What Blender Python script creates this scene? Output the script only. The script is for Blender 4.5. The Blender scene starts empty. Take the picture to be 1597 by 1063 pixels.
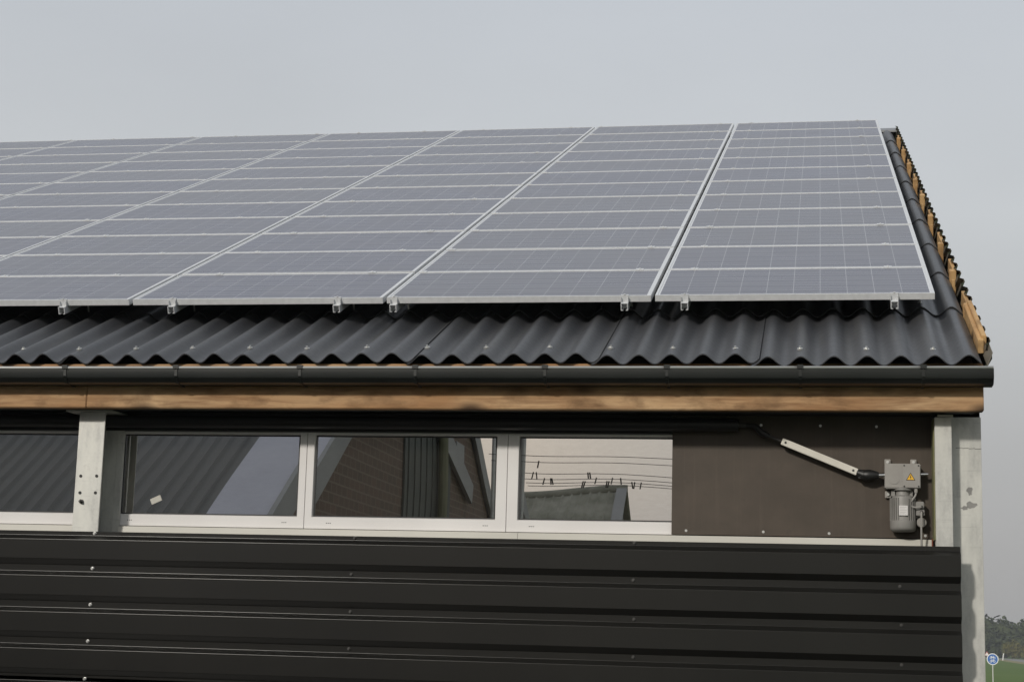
import bpy, bmesh, math, random
from mathutils import Vector, Matrix
random.seed(7)
SC = bpy.context.scene
COL = SC.collection
PI = math.pi

# ------------------------------------------------------------------ camera
SLOPE = math.radians(22.515)          # roof pitch
ZP = 4.98                             # height of the lower edge of the panel field
cam_d = bpy.data.cameras.new('camera'); cam = bpy.data.objects.new('camera', cam_d); COL.objects.link(cam)
pitch, yaw, roll = math.radians(9.680), math.radians(-10.339), math.radians(1.575)
fw = Vector((math.sin(yaw)*math.cos(pitch), math.cos(yaw)*math.cos(pitch), math.sin(pitch)))
rt = Vector((math.cos(yaw), -math.sin(yaw), 0)); up = rt.cross(fw)
r2 = rt*math.cos(roll) + up*math.sin(roll); u2 = -rt*math.sin(roll) + up*math.cos(roll)
M = Matrix((r2, u2, -fw)).transposed().to_4x4(); M.translation = (-0.654, -10.12, 2.949)
cam.matrix_world = M
cam_d.sensor_width = 36; cam_d.lens = 60.47; cam_d.clip_start = 0.05; cam_d.clip_end = 5000
SC.camera = cam

# ------------------------------------------------------------------ sky and sun (bright overcast, hazy sun in front-left)
SUN_EL, SUN_AZ = math.radians(24), math.radians(203)   # azimuth clockwise from +Y
W = bpy.data.worlds.new('World'); SC.world = W; W.use_nodes = True
nt = W.node_tree; nt.nodes.clear()
N = nt.nodes.new; L = nt.links.new
out = N('ShaderNodeOutputWorld'); bg = N('ShaderNodeBackground')
sky = N('ShaderNodeTexSky'); sky.sky_type = 'NISHITA'; sky.sun_disc = False
sky.sun_elevation = SUN_EL; sky.sun_rotation = SUN_AZ; sky.dust_density = 6; sky.air_density = 1.5
scl = N('ShaderNodeVectorMath'); scl.operation = 'SCALE'; scl.inputs[3].default_value = 0.09
L(sky.outputs[0], scl.inputs[0])
tc = N('ShaderNodeTexCoord'); sep = N('ShaderNodeSeparateXYZ'); L(tc.outputs['Generated'], sep.inputs[0])
ramp = N('ShaderNodeValToRGB'); cr = ramp.color_ramp
cr.elements[0].position = 0.0; cr.elements[0].color = (.42, .415, .41, 1)
cr.elements[1].position = 0.38; cr.elements[1].color = (.58, .61, .655, 1)
e = cr.elements.new(.13); e.color = (.50, .505, .515, 1)
e = cr.elements.new(.24); e.color = (.595, .615, .635, 1)
e = cr.elements.new(1.0); e.color = (.58, .62, .67, 1)
L(sep.outputs[2], ramp.inputs[0])
nz = N('ShaderNodeTexNoise'); nz.inputs['Scale'].default_value = 2.2; nz.inputs['Detail'].default_value = 5
mp = N('ShaderNodeMapping'); mp.inputs['Scale'].default_value = (1, 1, 2.5)
L(tc.outputs['Generated'], mp.inputs[0]); L(mp.outputs[0], nz.inputs['Vector'])
mr = N('ShaderNodeMapRange'); mr.inputs['To Min'].default_value = .94; mr.inputs['To Max'].default_value = 1.06
mr.inputs['From Min'].default_value = .3; mr.inputs['From Max'].default_value = .7
L(nz.outputs[0], mr.inputs[0])
cl = N('ShaderNodeVectorMath'); cl.operation = 'SCALE'; L(ramp.outputs[0], cl.inputs[0]); L(mr.outputs[0], cl.inputs[3])
mix = N('ShaderNodeMix'); mix.data_type = 'RGBA'; mix.inputs[0].default_value = .9
L(scl.outputs[0], mix.inputs[6]); L(cl.outputs[0], mix.inputs[7])
L(mix.outputs[2], bg.inputs[0]); bg.inputs[1].default_value = 1.0; L(bg.outputs[0], out.inputs[0])
sun_d = bpy.data.lights.new('sun', 'SUN'); sun_d.energy = 2.1; sun_d.angle = math.radians(4); sun_d.color = (1, .95, .87)
sun = bpy.data.objects.new('sun', sun_d); COL.objects.link(sun)
sd = Vector((math.sin(SUN_AZ)*math.cos(SUN_EL), math.cos(SUN_AZ)*math.cos(SUN_EL), math.sin(SUN_EL)))
sun.rotation_euler = sd.to_track_quat('Z', 'Y').to_euler(); sun.location = (-4, -14, 12)
SC.view_settings.view_transform = 'Standard'; SC.view_settings.look = 'None'
SC.view_settings.exposure = 0; SC.view_settings.gamma = 1; SC.view_settings.use_curve_mapping = False
SC.render.engine = 'CYCLES'

# ------------------------------------------------------------------ helpers
class MB:
    def __init__(s): s.v = []; s.f = []
    def add(s, vs, fs):
        b = len(s.v); s.v += [tuple(p) for p in vs]; s.f += [tuple(i+b for i in f) for f in fs]; return s
    def box(s, x0, x1, y0, y1, z0, z1):
        return s.add([(x0,y0,z0),(x1,y0,z0),(x1,y1,z0),(x0,y1,z0),(x0,y0,z1),(x1,y0,z1),(x1,y1,z1),(x0,y1,z1)],
                     [(0,3,2,1),(4,5,6,7),(0,1,5,4),(1,2,6,5),(2,3,7,6),(3,0,4,7)])
    def bar(s, a, b, w, h, upv=(0,0,1)):
        a = Vector(a); b = Vector(b); d = (b-a).normalized(); x = d.cross(Vector(upv)).normalized(); z = x.cross(d)
        vs = []
        for p in (a, b):
            for i, j in ((-1,-1),(1,-1),(1,1),(-1,1)): vs.append(p + x*i*w/2 + z*j*h/2)
        return s.add(vs, [(3,2,1,0),(4,5,6,7),(0,1,5,4),(1,2,6,5),(2,3,7,6),(3,0,4,7)])
    def tube(s, pts, r, n=10, caps=True):
        pts = [Vector(p) for p in pts]; rs = r if isinstance(r, (list, tuple)) else [r]*len(pts)
        ref = None; rings = []
        for i, p in enumerate(pts):
            d = ((pts[i+1] if i < len(pts)-1 else p) - (pts[i-1] if i else p)).normalized()
            if ref is None: ref = d.orthogonal().normalized()
            x = (ref - d*ref.dot(d)).normalized(); ref = x; y = d.cross(x)
            rings.append([p + (x*math.cos(2*PI*k/n) + y*math.sin(2*PI*k/n))*rs[i] for k in range(n)])
        vs = [q for rg in rings for q in rg]; fs = []
        for i in range(len(pts)-1):
            for k in range(n):
                fs.append((i*n+k, i*n+(k+1)%n, (i+1)*n+(k+1)%n, (i+1)*n+k))
        if caps: fs.append(tuple(range(n-1, -1, -1))); fs.append(tuple((len(pts)-1)*n+k for k in range(n)))
        return s.add(vs, fs)
    def sweep(s, prof, x0, x1, closed=True):           # profile of (y,z) swept along x
        n = len(prof); vs = [(x0, y, z) for y, z in prof] + [(x1, y, z) for y, z in prof]
        fs = [(i, (i+1) % n, n+(i+1) % n, n+i) for i in range(n if closed else n-1)]
        if closed: fs += [tuple(range(n-1, -1, -1)), tuple(range(n, 2*n))]
        return s.add(vs, fs)
    def mesh(s, name, mat, smooth=False, bevel=0, seg=2):
        me = bpy.data.meshes.new(name); me.from_pydata(s.v, [], s.f)
        bm = bmesh.new(); bm.from_mesh(me)
        bmesh.ops.recalc_face_normals(bm, faces=bm.faces)
        if bevel:
            ed = [e for e in bm.edges if len(e.link_faces) == 2 and e.calc_face_angle(0) > .5]
            bmesh.ops.bevel(bm, geom=ed, offset=bevel, segments=seg, affect='EDGES', clamp_overlap=True)
        bm.to_mesh(me); bm.free()
        if smooth is True:
            for p in me.polygons: p.use_smooth = True
        elif smooth:
            for p in me.polygons: p.use_smooth = True
            me.set_sharp_from_angle(angle=smooth)
        me.materials.append(mat); return me
def inst(name, me, parent=None, loc=(0,0,0), rot=(0,0,0)):
    o = bpy.data.objects.new(name, me); COL.objects.link(o); o.location = loc; o.rotation_euler = rot
    if parent: o.parent = parent
    return o
def build(mb, name, mat, parent=None, smooth=False, bevel=0, loc=(0,0,0), rot=(0,0,0)):
    return inst(name, mb.mesh(name, mat, smooth, bevel), parent, loc, rot)
def thing(name, label, cat, loc=(0,0,0), rot=(0,0,0), group=None):
    o = bpy.data.objects.new(name, None); COL.objects.link(o); o.location = loc; o.rotation_euler = rot
    o.empty_display_size = .1
    return tag(o, label, cat, group)
def tag(o, label, cat, group=None, kind=None):
    o['label'] = label; o['category'] = cat
    if group: o['group'] = group
    if kind: o['kind'] = kind
    return o

# ------------------------------------------------------------------ materials
def mat(name, col=(.5,.5,.5), rough=.6, metal=0, spec=.5):
    m = bpy.data.materials.new(name); m.use_nodes = True; b = m.node_tree.nodes['Principled BSDF']
    b.inputs['Base Color'].default_value = (*col, 1); b.inputs['Roughness'].default_value = rough
    b.inputs['Metallic'].default_value = metal; b.inputs['Specular IOR Level'].default_value = spec
    return m
class NT:
    def __init__(s, m): s.t = m.node_tree; s.b = s.t.nodes['Principled BSDF']
    def n(s, t, **k):
        x = s.t.nodes.new(t)
        for a, v in k.items(): setattr(x, a, v)
        return x
    def l(s, a, b): s.t.links.new(a, b)
    def coord(s, scale=(1,1,1), kind='Object'):
        c = s.n('ShaderNodeTexCoord'); m = s.n('ShaderNodeMapping'); m.inputs['Scale'].default_value = scale
        s.l(c.outputs[kind], m.inputs[0]); return m.outputs[0]
    def worldpos(s, scale=(1,1,1)):
        c = s.n('ShaderNodeNewGeometry'); m = s.n('ShaderNodeMapping'); m.inputs['Scale'].default_value = scale
        s.l(c.outputs['Position'], m.inputs[0]); return m.outputs[0]
    def noise(s, vec, sc, det=4, rough=.55, dist=0):
        x = s.n('ShaderNodeTexNoise'); x.inputs['Scale'].default_value = sc; x.inputs['Detail'].default_value = det
        x.inputs['Roughness'].default_value = rough; x.inputs['Distortion'].default_value = dist
        s.l(vec, x.inputs['Vector']); return x.outputs[0]
    def ramp(s, fac, stops):
        r = s.n('ShaderNodeValToRGB'); c = r.color_ramp
        while len(c.elements) < len(stops): c.elements.new(.5)
        for el, (p, col) in zip(c.elements, stops): el.position = p; el.color = (*col, 1)
        s.l(fac, r.inputs[0]); return r.outputs[0]
    def mix(s, fac, a, b, mode='MIX'):
        x = s.n('ShaderNodeMix', data_type='RGBA', blend_type=mode)
        for i, v in ((0, fac), (6, a), (7, b)):
            if hasattr(v, 'is_output'): s.l(v, x.inputs[i])
            else: x.inputs[i].default_value = v if i == 0 else (*v, 1)
        return x.outputs[2]
    def math(s, op, a, b=None, c=None):
        x = s.n('ShaderNodeMath', operation=op)
        for i, v in enumerate((a, b, c)):
            if v is None: continue
            if hasattr(v, 'is_output'): s.l(v, x.inputs[i])
            else: x.inputs[i].default_value = v
        return x.outputs[0]
    def bump(s, h, strength=.2, dist=.01):
        x = s.n('ShaderNodeBump'); x.inputs['Strength'].default_value = strength; x.inputs['Distance'].default_value = dist
        s.l(h, x.inputs['Height']); s.l(x.outputs[0], s.b.inputs['Normal'])
    def rand(s): return s.n('ShaderNodeObjectInfo').outputs['Random']

PW, PH = 1.596, .8360       # solar panel size
def m_cells():
    m = mat('solar_cells', rough=.22); t = NT(m)
    c = t.n('ShaderNodeTexCoord'); sp = t.n('ShaderNodeSeparateXYZ'); t.l(c.outputs['Object'], sp.inputs[0])
    mx, my = .025, .019
    px, py = (PW-2*mx)/10, (PH-2*my)/5
    u = t.math('DIVIDE', t.math('SUBTRACT', sp.outputs[0], mx), px)
    v = t.math('DIVIDE', t.math('SUBTRACT', sp.outputs[1], my), py)
    fu = t.math('FRACT', u); fv = t.math('FRACT', v)
    du = t.math('ABSOLUTE', t.math('SUBTRACT', fu, .5)); dv = t.math('ABSOLUTE', t.math('SUBTRACT', fv, .5))
    gap = t.math('MAXIMUM', t.math('GREATER_THAN', du, .4905), t.math('GREATER_THAN', dv, .4905))
    # margin outside the cell field is white backsheet
    ou = t.math('GREATER_THAN', t.math('ABSOLUTE', t.math('SUBTRACT', u, 5)), 4.995)
    ov = t.math('GREATER_THAN', t.math('ABSOLUTE', t.math('SUBTRACT', v, 2.5)), 2.495)
    marg = t.math('MAXIMUM', ou, ov)
    # bus bars along x: two per cell
    bb = t.math('ABSOLUTE', t.math('SUBTRACT', t.math('FRACT', t.math('MULTIPLY', v, 2)), .5))
    bus = t.math('LESS_THAN', bb, .045)
    idu = t.math('FLOOR', u); idv = t.math('FLOOR', v)
    cb = t.n('ShaderNodeCombineXYZ'); t.l(idu, cb.inputs[0]); t.l(idv, cb.inputs[1]); t.l(t.math('MULTIPLY', t.rand(), 57.), cb.inputs[2])
    wn = t.n('ShaderNodeTexWhiteNoise', noise_dimensions='3D'); t.l(cb.outputs[0], wn.inputs[0])
    cell = t.mix(wn.outputs[0], (.050,.050,.084), (.068,.067,.102))
    cell = t.mix(t.math('MULTIPLY', t.rand(), .55), cell, (.082,.080,.092))
    col = t.mix(t.math('MULTIPLY', bus, .55), cell, (.42,.43,.46))
    col = t.mix(t.math('MULTIPLY', gap, .8), col, (.40,.41,.43)); col = t.mix(marg, col, (.62,.63,.64))
    # thin, uneven film of dust
    dn = t.noise(t.worldpos((1.3,1.3,1.3)), 1.6, 5)
    dust = t.ramp(dn, [(.35, (.0,)*3), (.75, (.17,)*3)])
    col = t.mix(dust, col, (.30,.29,.28))
    t.l(col, t.b.inputs['Base Color'])
    rr = t.math('ADD', t.math('MULTIPLY', dn, .16), .20); t.l(rr, t.b.inputs['Roughness'])
    t.b.inputs['IOR'].default_value = 1.66
    return m
def m_alu():
    m = mat('anodised_aluminium', (.62,.61,.585), .36, .15); t = NT(m)
    n = t.noise(t.coord((4,4,4)), 6, 4)
    t.l(t.ramp(n, [(.3,(.58,.59,.60)),(.7,(.68,.69,.70))]), t.b.inputs['Base Color']); return m
def m_sheet():
    m = mat('dark_fibre_cement', rough=.42); t = NT(m)
    n = t.noise(t.worldpos((1,1,1)), 1.4, 6); n2 = t.noise(t.worldpos((30,30,30)), 2, 3)
    c = t.ramp(n, [(.3,(.046,.048,.053)),(.7,(.066,.068,.074))])
    c = t.mix(t.math('MULTIPLY', n2, .12), c, (.085,.085,.085))
    c = t.mix(t.math('MULTIPLY', t.rand(), .18), c, (.03,.032,.035))
    # weathering streaks that run down the slope
    n3 = t.noise(t.worldpos((14,.7,.7)), 1.2, 3)
    c = t.mix(t.ramp(n3, [(.5,(0,)*3),(.75,(.5,)*3)]), c, (.075,.074,.070))
    n4 = t.noise(t.worldpos((9,9,9)), 3.2, 6, .7)
    c = t.mix(t.ramp(n4, [(.66,(0,)*3),(.76,(.5,)*3)]), c, (.13,.13,.115))
    t.l(c, t.b.inputs['Base Color']); t.l(t.math('ADD', t.math('MULTIPLY', n4, .25), .30), t.b.inputs['Roughness']); t.bump(n2, .08, .004); return m
def m_wood(name, light, mid, dark, along='x'):
    m = mat(name, rough=.72, spec=.25); t = NT(m)
    s = {'x': (1.3,16,16), 'y': (16,1.3,1.3)}[along]
    g = t.noise(t.worldpos(s), 2.2, 6, .62, .6); b = t.noise(t.worldpos((.9,1.5,3.5)), 1.7, 4, .5)
    fine = t.noise(t.worldpos(tuple(3*q for q in s)), 5, 3)
    c = t.mix(t.ramp(b, [(.34,(0,)*3),(.66,(1,)*3)]), light, mid)
    c = t.mix(t.ramp(g, [(.42,(0,)*3),(.72,(.75,)*3)]), c, dark)
    c = t.mix(t.math('MULTIPLY', fine, .22), c, tuple(.5*q for q in dark))
    vo = t.n('ShaderNodeTexVoronoi', feature='F1'); vo.inputs['Scale'].default_value = 1.0
    t.l(t.worldpos((2.3,2.2,5.1)), vo.inputs['Vector'])
    kn = t.ramp(t.math('ADD', vo.outputs['Distance'], t.math('MULTIPLY', t.math('SUBTRACT', g, .5), .16)), [(.06,(.95,)*3),(.24,(0,)*3)])
    c = t.mix(kn, c, (.045,.026,.015))
    st = t.noise(t.worldpos((2.6,2,5)), 1.6, 5, .6)
    c = t.mix(t.ramp(st, [(.52,(0,)*3),(.70,(.7,)*3)]), c, tuple(.35*q for q in mid))
    t.l(c, t.b.inputs['Base Color']); t.bump(t.math('ADD', g, fine), .12, .003); return m
def m_galv():
    m = mat('galvanised_steel', rough=.5, metal=.35); t = NT(m)
    n = t.noise(t.worldpos((5,5,1.6)), 3, 6, .6); sp = t.n('ShaderNodeTexVoronoi'); sp.inputs['Scale'].default_value = 70
    t.l(t.worldpos(), sp.inputs['Vector'])
    c = t.ramp(n, [(.28,(.34,.34,.325)),(.5,(.49,.488,.455)),(.72,(.58,.575,.53))])
    c = t.mix(t.math('MULTIPLY', t.math('ADD', sp.outputs['Distance'], 0), .25), c, (.62,.615,.585))
    s1 = t.noise(t.worldpos((9,9,12)), 1.1, 5, .65)
    c = t.mix(t.ramp(s1, [(.64,(0,)*3),(.72,(.30,)*3)]), c, (.27,.26,.245))
    s2 = t.noise(t.worldpos((3,3,60)), 1.4, 3)
    c = t.mix(t.ramp(s2, [(.62,(0,)*3),(.75,(.35,)*3)]), c, (.30,.30,.29))
    t.l(c, t.b.inputs['Base Color']); t.l(t.math('ADD', t.math('MULTIPLY', n, .3), .34), t.b.inputs['Roughness']); return m
def m_noise(name, a, b, sc=3, rough=.6, metal=0, spec=.5, stretch=(1,1,1), bump=0):
    m = mat(name, rough=rough, metal=metal, spec=spec); t = NT(m)
    n = t.noise(t.worldpos(stretch), sc, 6)
    t.l(t.ramp(n, [(.3, a), (.7, b)]), t.b.inputs['Base Color'])
    if bump: t.bump(n, bump, .01)
    return m
def m_glass():
    m = bpy.data.materials.new('coated_window_glass'); m.use_nodes = True; t = NT(m); T = m.node_tree
    T.nodes.remove(t.b)
    g = t.n('ShaderNodeBsdfGlossy'); g.inputs['Roughness'].default_value = .004; g.inputs['Color'].default_value = (.93,.925,.915,1)
    tr = t.n('ShaderNodeBsdfTransparent'); tr.inputs['Color'].default_value = (.5,.5,.48,1)
    mx = t.n('ShaderNodeMixShader'); mx.inputs[0].default_value = .80
    df = t.n('ShaderNodeBsdfDiffuse'); df.inputs[0].default_value = (.22,.2,.17,1)
    n = t.noise(t.worldpos((3,3,9)), 5, 5, .7); n2 = t.noise(t.worldpos((40,40,40)), 1, 2)
    dirt = t.math('MULTIPLY', t.ramp(n, [(.35,(.02,)*3),(.8,(.10,)*3)]), 1.0)
    m2 = t.n('ShaderNodeMixShader'); t.l(dirt, m2.inputs[0])
    wv = t.n('ShaderNodeBump'); wv.inputs['Strength'].default_value = 1; wv.inputs['Distance'].default_value = .0022
    t.l(t.noise(t.worldpos((1,1,1)), 1.25, 0, .3), wv.inputs['Height']); t.l(wv.outputs[0], g.inputs['Normal'])
    t.l(tr.outputs[0], mx.inputs[1]); t.l(g.outputs[0], mx.inputs[2])
    t.l(mx.outputs[0], m2.inputs[1]); t.l(df.outputs[0], m2.inputs[2])
    t.l(m2.outputs[0], T.nodes['Material Output'].inputs[0]); return m
def m_brick():
    m = mat('old_brown_brick', rough=.85); t = NT(m)
    c = t.n('ShaderNodeNewGeometry'); sp = t.n('ShaderNodeSeparateXYZ'); t.l(c.outputs['Position'], sp.inputs[0])
    cb = t.n('ShaderNodeCombineXYZ'); t.l(t.math('ADD', sp.outputs[0], sp.outputs[1]), cb.inputs[0]); t.l(sp.outputs[2], cb.inputs[1])
    br = t.n('ShaderNodeTexBrick'); t.l(cb.outputs[0], br.inputs['Vector'])
    br.inputs['Scale'].default_value = 1; br.inputs['Brick Width'].default_value = .22; br.inputs['Row Height'].default_value = .11
    br.inputs['Mortar Size'].default_value = .010; br.inputs['Color1'].default_value = (.115,.068,.045,1)
    br.inputs['Color2'].default_value = (.085,.058,.038,1); br.inputs['Mortar'].default_value = (.145,.11,.08,1)
    t.l(br.outputs[0], t.b.inputs['Base Color']); return m
def m_forest(name, a, b):
    m = mat(name, rough=.8, spec=.1); t = NT(m)
    n = t.noise(t.worldpos((1,1,1)), .22, 4)
    c = t.ramp(n, [(.3, a), (.7, b)]); t.l(c, t.b.inputs['Base Color']); return m

CELLS, ALU, SHEET = m_cells(), m_alu(), m_sheet()
WOOD = m_wood('fascia_timber', (.62,.42,.235), (.44,.245,.115), (.19,.09,.038))
WOOD2 = m_wood('fresh_timber', (.66,.44,.21), (.54,.33,.145), (.33,.18,.08), 'y')
GALV = m_galv()
SIDING = m_noise('black_coated_steel', (.0095,.0092,.0082), (.0145,.0138,.0120), 1.1, .29, 0, .32, (1,1,.4))
GUTTER = m_noise('dark_zinc', (.0105,.0125,.0115), (.017,.019,.0175), 2.5, .36, 0, .32)
GUTLIP = m_noise('bare_zinc_lip', (.42,.42,.40), (.52,.52,.50), 3, .35, .4)
FRAMEW = m_noise('white_window_plastic', (.70,.68,.665), (.77,.75,.735), 2, .38)
SILL = m_noise('cream_sill', (.47,.455,.40), (.55,.53,.47), 3, .5, 0, .5, (.6,1,1))
PLY = m_noise('brown_film_plywood', (.052,.038,.026), (.075,.056,.040), 4.5, .52, 0, .4, (1,1,1.4), .05)
BLACK = m_noise('black_plastic', (.008,.008,.008), (.014,.014,.013), 5, .45)
def m_ply():
    m = mat('brown_film_plywood', rough=.5, spec=.4); t = NT(m)
    n = t.noise(t.worldpos((1,1,1.4)), 4.5, 6); c = t.ramp(n, [(.3,(.050,.037,.025)),(.7,(.076,.057,.041))])
    r = t.noise(t.worldpos((22,22,.8)), 1.5, 4); c = t.mix(t.ramp(r, [(.55,(0,)*3),(.78,(.45,)*3)]), c, (.105,.085,.065))
    d = t.noise(t.worldpos((7,7,7)), 2.2, 6, .7); c = t.mix(t.ramp(d, [(.60,(0,)*3),(.72,(.4,)*3)]), c, (.035,.027,.020))
    f = t.noise(t.worldpos((90,90,20)), 1.2, 2); c = t.mix(t.math('MULTIPLY', f, .25), c, (.04,.03,.022))
    t.l(c, t.b.inputs['Base Color']); t.l(t.math('ADD', t.math('MULTIPLY', r, .25), .38), t.b.inputs['Roughness']); return m
PLY = m_ply()
DARKST = m_noise('dark_steel', (.035,.034,.032), (.06,.058,.054), 6, .5, .3)
GREYP = m_noise('grey_machine_paint', (.27,.255,.235), (.33,.315,.29), 9, .45)
GREYD = m_noise('grey_motor_casting', (.20,.195,.18), (.26,.25,.235), 9, .5)
ZINC = m_noise('zinc_screw', (.5,.5,.48), (.66,.66,.64), 20, .3, .7)
PALEAL = m_noise('pale_square_tube', (.60,.57,.50), (.72,.69,.62), 5, .35, .3)
CHROME = mat('polished_shaft', (.75,.75,.74), .15, 1)
YELLOW = mat('warning_yellow', (.75,.42,.02), .5); INK = mat('black_ink', (.012,.012,.012), .6)
PLATE = mat('nameplate', (.72,.70,.69), .3, .3)
CABLE = mat('grey_cable', (.30,.29,.27), .6)
GLASS, BRICK = m_glass(), m_brick()
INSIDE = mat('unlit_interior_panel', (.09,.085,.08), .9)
RUST = mat('orange_rust', (.16,.04,.02), .8)

# ------------------------------------------------------------------ the setting
def ground_mat():
    m = mat('meadow', rough=.95, spec=.1); t = NT(m)
    n = t.noise(t.worldpos((1,1,1)), .03, 6); n2 = t.noise(t.worldpos((1,1,1)), 1.3, 5)
    c = t.ramp(n, [(.3,(.085,.14,.032)),(.7,(.115,.165,.045))])
    c = t.mix(t.math('MULTIPLY', n2, .3), c, (.045,.075,.018)); t.l(c, t.b.inputs['Base Color']); return m
g = build(MB().add([(-1500,-1500,0),(1500,-1500,0),(1500,2500,0),(-1500,2500,0)], [(0,1,2,3)]), 'ground', ground_mat()); g['kind'] = 'structure'
yard = build(MB().box(-22, 7, -26, 16, -.02, .015), 'yard', m_noise('gravel', (.055,.052,.045), (.10,.095,.082), 14, .95, bump=.4)); yard['kind'] = 'structure'
mb = MB(); rp = [(95,120),(62,220),(44,344),(48.5,440),(51.5,522),(40,548)]
for (xa, ya), (xb, yb) in zip(rp[:-1], rp[1:]):
    mb.add([(xa-2.5,ya,.01),(xa+4,ya,.01),(xb+4,yb,.01),(xb-2.5,yb,.01)], [(0,1,2,3)])
road = build(mb, 'road', m_noise('worn_asphalt', (.17,.165,.155), (.22,.215,.20), .8, .9)); road['kind'] = 'structure'
mb = MB()
for (xa, ya), (xb, yb) in zip(rp[:-1], rp[1:]):
    mb.add([(xa-6,ya,.006),(xa-2.4,ya,.006),(xb-2.4,yb,.006),(xb-6,yb,.006)], [(0,1,2,3)])
vg = build(mb, 'verge', m_noise('dry_grass_verge', (.15,.14,.05), (.22,.19,.09), .4, .95)); vg['kind'] = 'structure'

# ------------------------------------------------------------------ the barn
barn = thing('barn', 'dark barn with corrugated roof, timber fascia and black ribbed cladding', 'barn')
CS, SN, TN = math.cos(SLOPE), math.sin(SLOPE), math.tan(SLOPE)
def RP(x, v, h=0): return (x, v*CS - h*SN, ZP + v*SN + h*CS)
XR, XL = .16, -13.45
RIDGE_V = 10.32; EAVE_V = -1.126; LAP = 1.126
PIT, AMP, TH = .171, .026, .0065
ridge = RP(0, RIDGE_V, -.126); RY, RZ = ridge[1], ridge[2]

def sheet_mesh(x0, x1, length, crest):
    """corrugated sheet, local x from x0 to x1 (absolute), y upslope, tilted so that the next row laps over it"""
    w = x1 - x0; ns = max(8, int(round(w/PIT*12))); mb = MB(); rows = [0, .02, length*.5, length]
    top = []; bot = []
    for yy in rows:
        tr = []; br = []
        for i in range(ns+1):
            x = x0 + w*i/ns
            z = AMP*math.cos(2*PI*(x-crest)/PIT) + .011*(1-yy/LAP) + .009*i/ns
            tr.append((x, yy, z)); br.append((x, yy, z-TH))
        top.append(tr); bot.append(br)
    vs = [p for r in top for p in r] + [p for r in bot for p in r]; n = ns+1; o = n*len(rows); fs = []
    for j in range(len(rows)-1):
        for i in range(ns):
            a = j*n+i
            fs += [(a, a+1, a+n+1, a+n), (o+a, o+a+n, o+a+n+1, o+a+1)]
    for i in range(ns):
        fs.append((i, o+i, o+i+1, i+1)); a = (len(rows)-1)*n+i; fs.append((a, a+1, o+a+1, o+a))
    for j in range(len(rows)-1):
        a = j*n; fs.append((a, a+n, o+a+n, o+a)); a = j*n+ns; fs.append((a, o+a, o+a+n, a+n))
    mb.add(vs, fs)
    return mb
xs = [XR, -1.0165, -1.8715]
while xs[-1] > XL: xs.append(xs[-1] - 6*PIT)
EAVE_H = -.126
shm = {}
for c in range(len(xs)-1):
    x1, x0 = xs[c] + (.040 if c else 0), xs[c+1]
    for r in range(10):
        ln = LAP + (.14 if r else .24) if r < 9 else RIDGE_V - (EAVE_V + 9*LAP)
        key = (c if c < 3 else 3, r == 9, r == 0)
        xc = x1                                        # local origin at right edge of sheet
        if key not in shm:
            shm[key] = sheet_mesh(x0-xc, 0, ln, .095-xc).mesh('roof_sheet', SHEET, .6)
        v = EAVE_V + r*LAP
        if r == 0: v += (-.105, -.070, -.045, -.035)[min(c, 3)]
        o = inst('roof_sheet', shm[key], barn, RP(xc, v, EAVE_H), (SLOPE, 0, 0))
        o.location.z += random.uniform(-.0012, .0012); o.rotation_euler.z = random.uniform(-.0006, .0006)
# sheet screws on every second crest
mb = MB(); mb.tube([(0,0,-.006),(0,0,.003)], .016, 12); mb.tube([(0,0,.003),(0,0,.006),(0,0,.0075)], [.0115,.0105,.006], 10); mb.tube([(0,0,.006),(0,0,.014)], .0065, 6)
scm = mb.mesh('sheet_screw', ZINC, .5)
for k in range(1, 60, 2):
    x = .095 - k*PIT + random.uniform(-.008, .008)
    for r in range(0, 9):
        if r and k > 1: continue
        zz = -.1 + .011*(1-.13/LAP) + .003
        inst('sheet_screw', scm, barn, RP(x, EAVE_V + r*LAP + .135 + (0 if r else -.035-.07*max(0, 1-k/13)) + random.uniform(-.012,.012), zz + .001), (SLOPE + random.uniform(-.1,.1), random.uniform(-.12,.12), 0))
# far slope of the roof and ridge
mb = MB()
BY = 2*RY + 1.04                                      # far eave
n = int((XR-XL)/PIT*8); vs = []; fs = []
for i in range(n+1):
    x = XL + (XR-XL)*i/n; dz = AMP*math.cos(2*PI*(x-.095)/PIT)
    vs += [(x, RY+.02, RZ+dz-.01), (x, BY, RZ-(BY-RY)*TN+dz)]
for i in range(n): fs.append((2*i, 2*i+2, 2*i+3, 2*i+1))
build(mb.add(vs, fs), 'rear_roof_slope', SHEET, barn, True)
rc = MB(); q = .19
rc.sweep([(RY-q, RZ+.036-q*TN), (RY, RZ+.040), (RY+q, RZ+.036-q*TN), (RY+q, RZ+.028-q*TN), (RY, RZ+.030), (RY-q, RZ+.016-q*TN)], XL, .21)
build(rc, 'ridge_cap', m_noise('ridge_metal', (.16,.165,.17), (.22,.225,.23), 3, .4, .3), barn)
build(MB().sweep([(-.9, 4.36), (RY, RZ-.09), (BY, 4.36), (BY, 4.35), (RY, RZ-.1), (-.9, 4.35)], XL+.02, .15), 'roof_lining', INSIDE, barn)

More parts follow.
